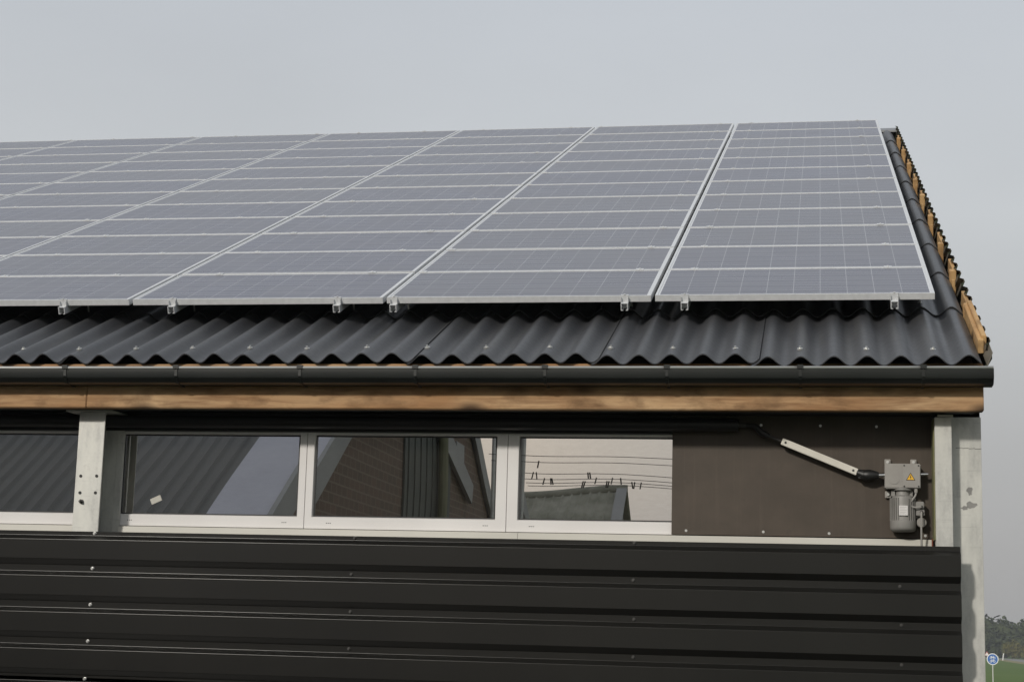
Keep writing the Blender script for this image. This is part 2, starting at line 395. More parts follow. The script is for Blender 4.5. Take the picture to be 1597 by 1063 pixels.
# gutter with bead, end cap and brackets
gp = [(-1.1195,4.360),(-1.120,4.318),(-1.117,4.308),(-1.111,4.305),(-1.094,4.285),(-1.075,4.279),(-.99,4.279),(-.988,4.384),
      (-.991,4.384),(-.993,4.282),(-1.074,4.282),(-1.092,4.288),(-1.109,4.308),(-1.1165,4.320),(-1.1165,4.360)]
gut = build(MB().sweep(gp, XL, .214), 'gutter', GUTTER, barn, .5)
mb = MB(); mb.tube([(XL, -1.118, 4.364), (.2145, -1.118, 4.364)], .0085, 12)
build(mb, 'gutter_lip', GUTLIP, gut, True)
capp = [p for p in gp[:8]]
build(MB().sweep([(y, z) for y, z in capp], .2142, .2166), 'gutter_end', GUTTER, gut)
bxs = [-.135, -.762, -1.458, -2.112, -2.825, -3.477, -4.194, -4.853] + [-4.853-.69*k for k in range(1, 13)]
mb = MB()
w = .008
pts = [(-1.108,4.373),(-1.128,4.375),(-1.1285,4.360),(-1.1225,4.358),(-1.1225,4.318),(-1.114,4.303),(-1.096,4.283),(-1.075,4.276),(-.984,4.275)]
for a, b in zip(pts[:-1], pts[1:]): mb.bar((0,)+a, (0,)+b, .004, 2*w, (1,0,0))
mb.box(-.016,.016,-1.132,-1.106,4.358,4.378)
brm = mb.mesh('gutter_bracket', GUTTER, False)
for x in bxs: inst('gutter_bracket', brm, gut, (x, 0, 0))

# timber fascia boards, butted end to end
for a, b in ((.176, -4.775), (-4.778, -9.72), (-9.723, XL)):
    mb = MB().box(b, a, -.980, -.905, 4.158, 4.408); build(mb, 'fascia_board', WOOD, barn, False, .004)
build(MB().box(XL, .14, -.90, -.80, 4.166, 4.172), 'eave_flange', DARKST, barn)
build(MB().box(XL, .0, -.90, -.62, 4.20, 4.34), 'eave_beam', BLACK, barn)
build(MB().box(XL, -.0, -.80, -.62, 4.172, 4.199), 'head_board', BLACK, barn)
build(MB().box(XL, -1.4665, -.652, -.6215, 4.066, 4.171), 'head_cover', BLACK, barn)

# steel posts
def hpost(x0, x1, yf, depth, z1, name='post'):
    t = .009; xm = (x0+x1)/2; mb = MB()
    mb.box(x0, x1, yf, yf+t, 0, z1); mb.box(xm-.005, xm+.005, yf+t, yf+depth-t, 0, z1-.001); mb.box(x0, x1, yf+depth-t, yf+depth, 0, z1-.0005)
    return build(mb, name, GALV, barn, False, .0018)
ring = MB().tube([(0,0,0),(0,-.0022,0)], .0092, 12).mesh('bolt_hole', INK)
bolt = MB().tube([(0,0,0),(0,-.012,0)], .013, 6).tube([(0,-.012,0),(0,-.030,0)], .006, 8).mesh('bolt', DARKST)
p = hpost(-4.874, -4.716, -.84, .205, 4.148)
build(MB().box(-4.7155,-4.676,-.645,-.632,3.3,4.147), 'return_plate', GALV, p)
for x, z in ((-4.842,3.780),(-4.745,3.781),(-4.840,3.684),(-4.746,3.685)): inst('bolt_hole', ring, p, (x, -.8402, z))
inst('bolt', bolt, p, (-4.827, -.84, 3.634))
build(MB().box(-4.945,-4.66,-.875,-.62,4.149,4.157), 'head_plate', GALV, p)
for k in (1, 2): hpost(-4.874-4.95*k, -4.716-4.95*k, -.84, .205, 4.15)
mb = MB().box(-.066, .021, -.84, -.834, 0, 4.142).box(.015, .0208, -.834, -.745, 0, 4.1418).box(-.0658, -.060, -.834, -.745, 0, 4.1416)
p = build(mb, 'corner_channel', GALV, barn, False, .002)
build(MB().box(-.052, .028, -.868, -.83, 4.1435, 4.152), 'head_plate', SILL, p)
op = hpost(-.010, .182, -.72, .20, 4.158)
# dull patches in the zinc of the corner post, and its seam
STAIN = m_noise('dull_zinc_patch', (.20,.195,.185), (.27,.265,.25), 14, .7)
def patch(cx, cz, rx, rz, seed):
    rn = random.Random(seed); n = 14; k = [rn.uniform(.6,1.1) for _ in range(n)]
    v = [(cx+rx*k[i]*math.cos(2*PI*i/n), -.7204, cz+rz*k[i]*math.sin(2*PI*i/n)) for i in range(n)]
    return MB().add(v, [tuple(range(n))])
for q in ((.118,3.765,.018,.026,1),(.125,3.690,.030,.022,2),(.090,3.675,.022,.012,3)): build(patch(*q), 'zinc_stain', STAIN, op)
mb = MB()
for k in range(12): mb.box(.050+.011*k, .061+.011*k, -.7206, -.719, 3.992-.0006*k+.0012*((k*7)%3), 3.9945-.0006*k+.0012*((k*7)%3))
build(mb, 'seam', DARKST, op)
# windows
YW = -.62
def window(x0, x1, gx0, gx1, gz0=3.580, gz1=4.054, bow=.0012, sgn=1, tilt=(0,0)):
    zb, zt = 3.515, 4.125
    w = thing('window', '', '') if False else bpy.data.objects.new('window', None)
    COL.objects.link(w); w.parent = barn; w.location = ((x0+x1)/2, YW, zb); w.empty_display_size = .1
    ox, oz = (x0+x1)/2, zb
    mb = MB(); yb = .055
    O = [(x0-ox, 0), (x1-ox, 0), (x1-ox, zt-oz), (x0-ox, zt-oz)]
    I = [(gx0-ox, gz0-oz), (gx1-ox, gz0-oz), (gx1-ox, gz1-oz), (gx0-ox, gz1-oz)]
    s = .006; J = [(I[0][0]+s, I[0][1]+s), (I[1][0]-s, I[1][1]+s), (I[2][0]-s, I[2][1]-s), (I[3][0]+s, I[3][1]-s)]
    vs = [(x, 0, z) for x, z in O] + [(x, 0, z) for x, z in I] + [(x, .022, z) for x, z in J] + [(x, yb, z) for x, z in O] + [(x, yb, z) for x, z in J]
    fs = []
    for k in range(4):
        l = (k+1) % 4
        fs += [(k, l, 4+l, 4+k), (4+k, 4+l, 8+l, 8+k), (8+k, 8+l, 16+l, 16+k), (k, 12+k, 12+l, l), (12+k, 16+k, 16+l, 12+l)]
    mb.add(vs, fs)
    build(mb, 'frame', FRAMEW, w, False, .0012)
    # rubber gasket
    mb = MB(); gk = .005
    a0, a1, c0, c1 = J[0][0], J[1][0], J[0][1], J[2][1]
    mb.box(a0, a1, .014, .024, c0, c0+gk); mb.box(a0, a1, .014, .024, c1-gk, c1); mb.box(a0, a0+gk, .014, .024, c0+gk, c1-gk); mb.box(a1-gk, a1, .014, .024, c0+gk, c1-gk)
    build(mb, 'gasket', BLACK, w)
    # slightly bowed pane
    nx, nz = 24, 14; vs = []; fs = []
    for j in range(nz+1):
        for i in range(nx+1):
            u = i/nx*2-1; v = j/nz*2-1
            d = bow*sgn*((1-u*u) + (1-v*v)*.10)
            vs.append((a0+.002+(a1-a0-.004)*i/nx, .024+d+tilt[0]*u+tilt[1]*v, c0+.002+(c1-c0-.004)*j/nz))
    for j in range(nz):
        for i in range(nx):
            a = j*(nx+1)+i; fs.append((a, a+1, a+nx+2, a+nx+1))
    pm = MB().add(vs, fs); build(pm, 'pane', GLASS, w, True)
    # drain slots: three short dark dashes low on the frame
    mb = MB()
    for xx in (x0-ox+.13, x1-ox-.13):
        if x1 < -1.6 or xx < 0:
            for k in range(3): mb.box(xx+k*.011, xx+k*.011+.0055, -.0006, .002, .030, .0345)
    build(mb, 'drain_slot', INK, w)
    return w
w1 = window(-4.765, -3.569, -4.690, -3.610, bow=.0016, sgn=-1)
build(MB().box(-.033,.033,-.0006,.0006,-.017,.017), 'paper_label', SILL, w1, loc=(-4.474+4.167, .0195, 3.668-3.515), rot=(0,-.42,0))
window(-3.566, -2.395, -3.524, -2.455, bow=.0018, sgn=-1)
window(-2.392, -1.400, -2.331, -1.440, bow=.0022, sgn=-1)
window(-5.99, -4.80, -5.93, -4.86, bow=.0014, sgn=-1)
for k in range(1, 6):
    window(-5.993-1.19*k, -5.993-1.19*(k-1)-.003, -5.93-1.19*k, -5.99-1.19*(k-1)-.06, bow=.0014, sgn=-1)
# sloping cream sill, in lengths
for a, b in ((-4.672, -2.318), (-2.3165, -.078), (-9.63, -4.88), (XL, -9.83)):
    mb = MB().add([(a,-.60,3.514),(b,-.60,3.514),(b,-.66,3.508),(a,-.66,3.508),(a,-.668,3.465),(b,-.668,3.465),(a,-.60,3.46),(b,-.60,3.46)],
                  [(0,1,2,3),(3,2,5,4),(4,5,7,6),(6,7,1,0),(0,3,4,6),(1,7,5,2)])
    build(mb, 'sill', SILL, barn, False, .001)
# bare plywood sheet beside the windows
ply = build(MB().box(-1.466, -.062, -.637, -.625, 3.516, 4.198), 'plywood_panel', PLY, barn)
sm = MB().tube([(0,0,0),(0,-.003,0)], .0075, 10).mesh('panel_screw', ZINC)
for x, z in ((-1.386,3.537),(-.967,3.537),(-.615,3.534),(-.109,3.530),(-.98,4.120),(-.66,4.118),(-.36,4.115)): inst('panel_screw', sm, ply, (x,-.637,z))
build(MB().box(-.0715,-.066,-.80,-.64,3.5,4.14), 'edge_strip', m_noise('mossy_edge', (.14,.15,.06), (.22,.21,.11), 12, .9), barn)
build(MB().box(-.078,-.0715,-.672,-.655,3.463,3.512), 'rust_mark', RUST, barn)

# ribbed black cladding: three lapped sheets down to the ground
PZ = .2035; YC, YV = -.922, -.886
def siding_profile(ztop, ribs):
    pr = [(YV, ztop)]
    z = ztop - .0235
    for k in range(ribs):
        zt = z - k*PZ
        pr += [(YV, zt), (YC, zt-.0245), (YC, zt-.1335), (YV, zt-.1665)]
    pr.append((YV, z - ribs*PZ + .004)); return pr
def ribbed(pr, x0, x1):
    r = .0013; out = []
    for i, (y, z) in enumerate(pr):
        if 0 < i < len(pr)-1:
            a = Vector(pr[i-1]); b = Vector((y, z)); c = Vector(pr[i+1])
            out += [tuple(b+(a-b).normalized()*r), tuple(b+((a-b).normalized()+(c-b).normalized())*r*.22), tuple(b+(c-b).normalized()*r)]
        else: out.append((y, z))
    back = [(y+.0012, z) for y, z in reversed(out)]
    return MB().sweep(out+back, x0, x1)
zt = 3.4615
mb = MB().tube([(0,.001,0),(0,-.003,0)], .0105, 12); mb.tube([(0,-.003,0),(0,-.010,0)], .0075, 6)
ssb = mb.mesh('cladding_screw', ZINC, .4); mb2 = MB().tube([(0,.001,0),(0,-.003,0)], .0095, 12); mb2.tube([(0,-.003,0),(0,-.010,0)], .0065, 6)
ssd = mb2.mesh('cladding_screw', DARKST, .4)
zz = zt
for s in range(4):
    ribs = 4
    pr = siding_profile(zz, ribs)
    o = build(ribbed(pr, XL, .052), 'cladding_sheet', SIDING, barn, False)
    for k in range(ribs+ (0 if s else 0)):
        zc = zz - .0235 - k*PZ - .1665 - .017
        for x in (-4.712, -9.66): inst('cladding_screw', ssb, o, (x+random.uniform(-.003,.003), YV, zc + random.uniform(-.004,.004)))
        for x in (-3.196, -1.642, -.252, -6.2, -7.9):
            inst('cladding_screw', ssd, o, (x+random.uniform(-.004,.004), YV, zc+random.uniform(-.004,.004)))
    if s == 0:
        inst('cladding_screw', ssb, o, (-4.713, YV, zz-.010))
        for x in (-3.19, -1.642): inst('cladding_screw', ssd, o, (x, YV, zz-.010))
    zz = zz - .0235 - ribs*PZ + .0235
# gable end: horizontally ribbed cladding cut along the roof slope, its teeth show above the roof edge
mb = MB(); pz = .107; z = 0.0; zc = ZP - .075
pts = []
k = 0
while z < RZ + .1:
    pts.append((.197, z)); pts.append((.197, z+.030)); pts.append((.227, z+.052)); pts.append((.227, z+.085)); z += pz
vs = []; fs = []; CUT = 0
for x, z in pts:
    yc = (z - zc)/TN
    y0 = max(yc, -.93) if z > 4.40 else max(yc, -.15)
    y0 = min(y0, RY-.001); vs += [(x, y0, z), (x, RY, z), (x, 2*RY-y0, z)]
for i in range(len(pts)-1):
    a, b = 3*i, 3*i+3; fs += [(a, a+1, b+1, b), (a+1, a+2, b+2, b+1)]
GABLE = m_noise('dark_gable_steel', (.11,.095,.070), (.17,.148,.11), 3, .5)
build(mb.add(vs, fs), 'gable_cladding', GABLE, barn)
build(MB().add([(XL,-.6,0),(XL,BY-.2,0),(XL,BY-.2,4.5),(XL,RY,RZ-.1),(XL,-.6,4.5)], [(0,1,2,3,4)]), 'gable_wall', SIDING, barn)
build(MB().add([(XL,BY-.3,0),(.15,BY-.3,0),(.15,BY-.3,4.4),(XL,BY-.3,4.4)], [(0,1,2,3)]), 'rear_wall', SIDING, barn)
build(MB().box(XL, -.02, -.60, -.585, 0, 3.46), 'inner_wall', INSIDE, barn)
build(MB().add([(.14,-.55,0),(.14,BY-.3,0),(.14,BY-.3,4.3),(.14,RY,RZ-.15),(.14,-.55,4.3)], [(0,1,2,3,4)]), 'gable_lining', INSIDE, barn)
# purlin ends and packing pieces in the gap at the gable
random.seed(3)
for k in range(10):
    v = EAVE_V + k*LAP + (.02 if k else 0)
    if k == 0: continue
    t = random.uniform(-.012, .012)
    mb = MB().box(.163, .200+random.uniform(0,.008), 0, .075, -.19, 0)
    build(mb, 'purlin_end', WOOD2, barn, False, .002, RP(0, v-.02+t*3, -.075+t), (SLOPE, 0, 0))
    if k % 2 == 0 or k in (5, 7):
        mb = MB().box(.17, .19, 0, .04, -.10, 0)
        build(mb, 'packing_block', WOOD2, barn, False, .002, RP(0, v-.16, -.112), (SLOPE-.05, 0, random.uniform(-.1,.1)))
    mb = MB().box(.188, .21, 0, .42, -.09, 0)
    build(mb, 'verge_batten', WOOD2, barn, False, .002, RP(0, v+.05, -.085), (SLOPE, 0, .0))
build(MB().box(.166, .196, -.01, .98, -.135, -.06), 'verge_board', WOOD2, barn, False, .003, RP(0, -.92, -.012), (SLOPE, 0, 0))
build(MB().box(.186, .212, 0, .95, -.075, 0), 'verge_board', WOOD2, barn, False, .003, RP(0, -.90, -.055), (SLOPE, 0, 0))
mb = MB().add([(.188,-1.06,4.385),(.216,-1.06,4.45),(.219,-1.06,4.45),(.193,-1.06,4.385),(.188,-.86,4.47),(.216,-.86,4.535),(.219,-.86,4.535),(.193,-.86,4.47)],
              [(0,1,2,3),(4,7,6,5),(0,4,5,1),(1,5,6,2),(2,6,7,3),(3,7,4,0)])
build(mb, 'verge_flashing', GABLE, barn)

# ------------------------------------------------------------------ solar panels
ORD = ['', 'second', 'third', 'fourth', 'fifth', 'sixth', 'seventh', 'eighth', 'ninth', 'tenth', 'eleventh', 'topmost']
def frame_mesh():
    mb = MB(); f = .015; e = .015; d = .038
    O = [(0,0),(PW,0),(PW,PH),(0,PH)]; I = [(f,e),(PW-f,e),(PW-f,PH-e),(f,PH-e)]
    vs = [(x,y,0) for x,y in O] + [(x,y,0) for x,y in I] + [(x,y,-d) for x,y in O] + [(x,y,-d) for x,y in I]; fs = []
    for k in range(4):
        l = (k+1) % 4; fs += [(k,l,4+l,4+k), (k,8+k,8+l,l), (4+k,4+l,12+l,12+k), (8+k,12+k,12+l,8+l)]
    return mb.add(vs, fs).mesh('frame', ALU, False, .0012)
FM = frame_mesh()
GM = MB().box(.014, PW-.014, .014, PH-.014, -.009, -.003).mesh('glass', CELLS)
CP, RPI = 1.6205, .8508
PX, PY, PZ0 = -.0156, -.241, 4.9316        # lower gable-side corner of the panel field
def SP(x, v, h=0): return (x+PX, PY + v*CS - h*SN, PZ0 + v*SN + h*CS)
NC, NR = 8, 12
random.seed(11)
for c in range(NC):
    for r in range(NR):
        rowt = 'bottom row above the gutter' if r == 0 else ('top row along the ridge' if r == 11 else ORD[r] + ' row up from the gutter')
        colt = 'at the gable end' if c == 0 else ORD[c] + ' from the gable end'
        j = random.uniform(-.0018, .0018)
        p = thing('solar_panel', f'blue-grey solar panel in the {rowt}, {colt}', 'solar panel', SP(-c*CP-PW, r*RPI + random.uniform(-.0015,.0015), j*.6),
                  (SLOPE + random.uniform(-.0012,.0012), random.uniform(-.0008,.0008), random.uniform(-.0004,.0004)), 'solar panels on the barn roof')
        inst('frame', FM, p); inst('glass', GM, p)
# mounting rails with end clamps and mid clamps
def rail_mesh():
    mb = MB(); a = .021; t = .0042; y0, y1 = -.045, NR*RPI+.02
    mb.box(-a, -a+t, y0, y1, -.044, 0); mb.box(a-t, a, y0, y1, -.044, 0)
    mb.box(-a+t, -a+.013, y0, y1, -.044, -.041); mb.box(a-.013, a-t, y0, y1, -.044, -.041)
    mb.box(-a+t, -a+.008, y0, y1, -.018, -.0155); mb.box(a-.008, a-t, y0, y1, -.018, -.0155)
    mb.box(-a+t, a-t, y0, y1, -.003, -.0004); mb.box(-a+t, a-t, y0+.05, y0+.06, -.040, -.004)
    return mb.mesh('channel', ALU)
RM = rail_mesh()
mb = MB(); mb.box(-.0225,.0225,-.0055,-.0025,-.002,.0405); mb.box(-.0225,.0225,-.0055,.010,.0392,.0420); mb.box(-.0225,-.0190,-.020,-.0055,-.002,.030); mb.box(.0190,.0225,-.020,-.0055,-.002,.030)
mb.box(-.0225,.0225,-.020,-.0055,-.002,.0005); mb.tube([(0,-.002,.042),(0,-.002,.048)], .0065, 8)
EM = mb.mesh('end_clamp', ALU, False, .0006)
mb = MB(); mb.box(-.024,.024,-.020,.020,.0386,.0415); mb.tube([(0,0,.0415),(0,0,.0475)], .0065, 8); mb.box(-.024,.024,-.006,.006,0,.0386)
MM = mb.mesh('mid_clamp', ALU)
FOOT = MB().box(-.022,.022,-.02,.02,-.050,-.0445).tube([(0,0,-.112),(0,0,-.045)], .006, 8).mesh('hanger_bolt', ZINC)
rx = [(-.231,-1.457),(-1.817,-3.247),(-3.608,-4.686),(-5.421,-6.25)] + [(-CP*c-.30, -CP*c-1.35) for c in range(4, NC)]
for c, pr in enumerate(rx):
    for s, x in enumerate(pr):
        colt = 'first panel column at the gable end' if c == 0 else ORD[c] + ' panel column from the gable end'
        side = 'gable-side' if s == 0 else 'far-side'
        t = thing('mounting_rail', f'{side} aluminium rail with clamps under the {colt}', 'rail', SP((x)/1.0244, 0, -.0385), (SLOPE,0,0), 'aluminium rails under the solar panels')
        inst('channel', RM, t); inst('end_clamp', EM, t, (0, 0, 0))
        e = inst('end_clamp', EM, t, (0, NR*RPI-.016, 0)); e.rotation_euler = (0,0,PI)
        for r in range(1, NR): inst('mid_clamp', MM, t, (random.uniform(-.012,.012), r*RPI-.008, 0))
        for r in range(0, NR, 2): inst('hanger_bolt', FOOT, t, (0, r*RPI+.35, 0))

# ------------------------------------------------------------------ window roller, drive shaft and geared motor
mb = MB().tube([(XL+.1,-.70,4.118),(-1.10,-.70,4.112)], .036, 16)
o = build(mb, 'roller_tube', BLACK, None, .6)
tag(o, 'long black roller tube running above the row of windows', 'tube')
build(MB().tube([(-1.10,-.70,4.112),(-1.06,-.70,4.110)], .014, 12), 'tube_end', DARKST, o, .6)
sh = thing('drive_shaft', 'pale square telescopic drive shaft slanting down to the grey motor', 'shaft', (-.66,-.70,3.95))
def at(o, mb): 
    l = Vector(o.location); mb.v = [tuple(Vector(q)-l) for q in mb.v]; return mb
A = Vector((-.866,-.70,4.024)); B = Vector((-.466,-.70,3.860)); d = (B-A).normalized()
sq = build(at(sh, MB().bar(A, B, .032, .036)), 'square_tube', PALEAL, sh, False, .002)
nrm = Vector((0,-1,0))
for q in (A + d*.022, B - d*.022):
    build(at(sh, MB().tube([q+nrm*.0155, q+nrm*.0185], .0065, 10)), 'set_screw', DARKST, sh)
build(at(sh, MB().tube([A-d*.085, A+d*.01], .0085, 10)), 'inner_rod', DARKST, sh, .6)
mb = MB()
J0 = A - d*.085; J1 = Vector((-1.06,-.70,4.110))
mb.tube([J0+d*.012, J0, J0-d*.03, J1+Vector((.05,0,-.004)), J1], [.012,.018,.020,.016,.012], 10)
build(at(sh, mb), 'upper_joint', BLACK, sh, .6)
C0 = B + d*.012; C1 = Vector((-.398,-.70,3.8445)); C2 = Vector((-.352,-.70,3.845))
mb = MB(); mb.tube([B-d*.004, B+d*.02, B+d*.034], [.016,.025,.029], 12)
mb.tube([C1+Vector((-.045,-.0,.004)), C1+Vector((-.025,0,0)), C1, C2], [.022,.031,.032,.018], 12)
for s in (-1, 1):
    mb.bar(B+d*.022+Vector((0,s*.017,.0)), C1+Vector((-.034,s*.017,.003)), .009, .034)
    mb.bar(C1+Vector((-.062,0,.004+s*.017)), C1+Vector((-.010,0,s*.017)), .030, .009)
build(at(sh, mb), 'universal_joint', BLACK, sh, .6)
build(at(sh, MB().tube([C2, (-.318,-.70,3.846)], .0125, 12)), 'motor_shaft', CHROME, sh, .6)

gm = thing('gear_motor', 'grey geared electric motor with yellow warning triangle on brown plywood', 'motor', (-.228,-.64,3.545))
bx = build(at(gm, MB().box(-.322,-.135,-.745,-.645,3.772,3.905)), 'gearbox', GREYP, gm, False, .005)
build(at(gm, MB().box(-.229,-.138,-.7515,-.7455,3.776,3.902)), 'cover_plate', GREYP, gm, False, .002)
build(at(gm, MB().tube([(-.274,-.7452,3.820),(-.274,-.7475,3.820)], .026, 24)), 'blank_plug', GREYP, gm, .6)
for x, z in ((-.221,3.894),(-.147,3.894),(-.221,3.784),(-.147,3.784)):
    build(at(gm, MB().tube([(x,-.7515,z),(x,-.755,z)], .0042, 8)), 'cover_screw', DARKST, gm)
# triangular warning label: black border, yellow face, lightning flash
def tri(cx, cz, s, y, t):
    h = s*.866
    a = [(cx-s/2, cz-h/3), (cx+s/2, cz-h/3), (cx, cz+2*h/3)]
    return MB().add([(x,y,z) for x,z in a]+[(x,y+t,z) for x,z in a], [(0,1,2),(5,4,3),(0,3,4,1),(1,4,5,2),(2,5,3,0)])
lb = build(at(gm, tri(-.188, 3.829, .048, -.7527, .001)), 'warning_label', INK, gm)
loc = Vector(gm.location)
build(at(gm, tri(-.188, 3.829, .038, -.7533, .0005)), 'label_face', YELLOW, lb)
fl = [(-.187,3.8445),(-.1925,3.830),(-.188,3.831),(-.1905,3.8185),(-.1838,3.8345),(-.1878,3.8335),(-.1845,3.8445)]
build(at(gm, MB().add([(x,-.7538,z) for x,z in fl]+[(x,-.7534,z) for x,z in fl], [(0,1,2,5,6),(2,3,4,5)])), 'lightning_flash', INK, lb)
for x, z, hh in ((-.304,3.908,.034),(-.168,3.908,.034),(-.303,3.734,.036)):
    l = build(at(gm, MB().box(x-.016,x+.016,-.662,-.650,z-.006,z+hh-.006)), 'mounting_lug', GREYP, gm, False, .002)
    mb = MB().tube([(x,-.662,z+.012),(x,-.672,z+.012)], .0085, 6); build(at(gm, mb), 'lug_bolt', ZINC, l)
build(at(gm, MB().tube([(-.14,-.70,3.852),(-.094,-.70,3.8535)], .0095, 12)), 'shaft_stub', CHROME, gm, .6)
MX, MY = -.228, -.698
mb = MB(); mb.tube([(MX,MY,3.775),(MX,MY,3.764)], .052, 24); mb.tube([(MX,MY,3.764),(MX,MY,3.742),(MX,MY,3.735)], [.036,.036,.040], 24)
mb.box(MX-.060,MX-.040,MY-.012,MY+.012,3.733,3.764); mb.box(MX+.036,MX+.052,MY-.012,MY+.012,3.733,3.764)
build(at(gm, mb), 'neck_flange', GREYD, gm, .6)
mb = MB(); mb.tube([(MX,MY,3.737),(MX,MY,3.730),(MX,MY,3.715),(MX,MY,3.6)], [.045,.056,.060,.060], 28)
bd = build(at(gm, mb), 'motor_body', GREYD, gm, .6)
finm = MB().box(-.0016,.0016,-.068,-.058,3.602-3.545,3.722-3.545).mesh('cooling_fin', GREYD)
for k in range(30):
    a = 2*PI*k/30
    if abs(a-PI*2) < .33 or a < .33: continue
    inst('cooling_fin', finm, bd, (0, MY+.64, 0), (0,0,a))
mb = MB(); mb.tube([(MX,MY,3.604),(MX,MY,3.600),(MX,MY,3.566),(MX,MY,3.556),(MX,MY,3.548),(MX,MY,3.545)], [.064,.0685,.0685,.066,.058,.046], 28)
build(at(gm, mb), 'fan_cowl', GREYD, gm, .7)
build(at(gm, MB().box(MX-.023,MX+.023,-.7665,-.7585,3.628,3.680)), 'nameplate', PLATE, gm)
mb = MB()
for q, w in ((3.672,.034),(3.663,.028),(3.655,.036),(3.646,.030),(3.638,.024)): mb.box(MX-.018,MX-.018+w,-.7671,-.7666,q-.0008,q+.0008)
build(at(gm, mb), 'nameplate_print', m_noise('faded_print', (.35,.34,.33), (.42,.41,.40), 30), gm)
tb = build(at(gm, MB().box(-.185,-.118,-.715,-.668,3.660,3.706)), 'terminal_box', GREYD, gm, False, .003)
build(at(gm, MB().box(-.160,-.116,-.722,-.668,3.630,3.664)), 'terminal_box', GREYD, gm, False, .003)
for z in (3.676, 3.650): build(at(gm, MB().tube([(-.132,-.715,z),(-.132,-.735,z)], .0085, 8)), 'cable_gland', DARKST, gm)
for z in (3.690, 3.640, 3.622): build(at(gm, MB().tube([(-.172,-.70,z),(-.150,-.70,z)], .007, 8)), 'cable_gland', DARKST, gm)
build(at(gm, MB().tube([(-.160,-.735,3.772),(-.160,-.735,3.752),(-.160,-.735,3.748)], [.0095,.0095,.006], 10)), 'cable_gland', GREYP, gm, .6)
cp = [(-.160,-.735,3.75),(-.164,-.738,3.735),(-.178,-.742,3.715),(-.190,-.744,3.697),(-.189,-.744,3.682),(-.176,-.742,3.674),(-.155,-.740,3.673),(-.133,-.735,3.676)]
def smooth_path(p, n=4):
    p = [Vector(q) for q in p]; out = []
    for i in range(len(p)-1):
        a, b, c, d_ = p[max(i-1,0)], p[i], p[i+1], p[min(i+2,len(p)-1)]
        for k in range(n):
            t = k/n; out.append(.5*((2*b)+(c-a)*t+(2*a-5*b+4*c-d_)*t*t+(3*b-a-3*c+d_)*t**3))
    return out+[p[-1]]
build(at(gm, MB().tube(smooth_path(cp), .0055, 8)), 'motor_cable', CABLE, gm, True)
build(at(gm, MB().tube(smooth_path([(-.133,-.735,3.650),(-.134,-.742,3.630),(-.135,-.742,3.57),(-.1345,-.735,3.50),(-.134,-.72,3.44)]), .0055, 8)), 'supply_cable', CABLE, gm, True)
build(at(gm, MB().tube([(-.131,-.690,3.596),(-.131,-.700,3.596),(-.131,-.703,3.596)], [.026,.026,.023], 28)), 'round_cap', GREYP, gm, .5)
build(at(gm, MB().box(-.150,-.110,-.690,-.645,3.59,3.602).box(-.150,-.135,-.690,-.66,3.602,3.635)), 'cap_arm', GREYD, gm)

# ------------------------------------------------------------------ signs far behind the barn
WHITE = mat('sign_white', (.78,.78,.76), .5); BLUE = mat('sign_blue', (.03,.13,.42), .45); RED = mat('sign_red', (.5,.05,.03), .5)
POLE = m_noise('painted_pole', (.5,.5,.47), (.6,.6,.57), 3, .6)
sg = thing('cycle_sign', 'round blue sign with white bicycle and moped on thin pole', 'road sign', (8.611,89.637,0), (0,0,math.radians(-5)))
build(MB().tube([(0,0.03,0),(0,0.03,2.62)], .03, 10), 'pole', POLE, sg, .6)
pl = build(MB().tube([(0,0,2.349),(0,-.01,2.349)], .315, 40), 'plate', WHITE, sg, .5)
build(MB().tube([(0,-.01,2.349),(0,-.013,2.349)], .272, 40), 'blue_face', BLUE, pl, .5)
def ringm(mb, cx, cz, r, w, y):
    n = 20; vs = []; fs = []
    for k in range(n):
        a = 2*PI*k/n; vs += [(cx+r*math.cos(a), y, cz+r*math.sin(a)), (cx+(r-w)*math.cos(a), y, cz+(r-w)*math.sin(a))]
    for k in range(n): l = (k+1) % n; fs.append((2*k, 2*l, 2*l+1, 2*k+1))
    mb.add(vs, fs)
def stroke(mb, a, b, w, y): mb.bar((a[0],y,a[1]), (b[0],y,b[1]), .002, w, (0,1,0)) if False else mb.bar((a[0],y,a[1]), (b[0],y,b[1]), w, .002, (0,1,0))
def cyc(zc, moped):
    mb = MB(); y = -.0155; r = .062; d = .088
    for s in (-1, 1): ringm(mb, s*d, zc-.03, r, .020, y)
    if moped:
        mb.add([(-.10,y,zc-.01),(.05,y,zc-.01),(.06,y,zc+.03),(-.10,y,zc+.045)], [(0,1,2,3)])
        stroke(mb, (d,zc-.03), (.05,zc+.075), .02, y); stroke(mb, (.02,zc+.08), (.07,zc+.075), .016, y); stroke(mb, (-.11,zc+.05), (-.03,zc+.055), .022, y)
    else:
        for a, b in (((-d,zc-.03),(-.03,zc+.04)),((-.03,zc+.04),(.05,zc+.04)),((-.01,zc-.03),(.05,zc+.04)),((-d,zc-.03),(-.01,zc-.03)),((-.01,zc-.03),(-.04,zc+.06)),((d,zc-.03),(.04,zc+.075)),((.02,zc+.08),(.075,zc+.075)),((-.07,zc+.062),(-.015,zc+.062))): stroke(mb, a, b, .014, y)
    return mb
build(cyc(2.349-.092, False), 'bicycle_symbol', WHITE, pl); build(cyc(2.349+.095, True), 'moped_symbol', WHITE, pl)
ts = thing('warning_sign', 'small white and red triangular sign far behind the round blue sign', 'road sign', (38.9,430,0))
build(MB().tube([(0,.05,0),(0,.05,1.9)], .05, 8), 'pole', POLE, ts)
a = build(tri(0, 1.45, 1.25, 0, .02), 'plate', RED, ts); build(tri(0, 1.42, .95, -.006, .004), 'sign_face', WHITE, a)
mp_ = thing('marker_post', 'slim white roadside post far off in the field', 'post', (43.6,440,0))
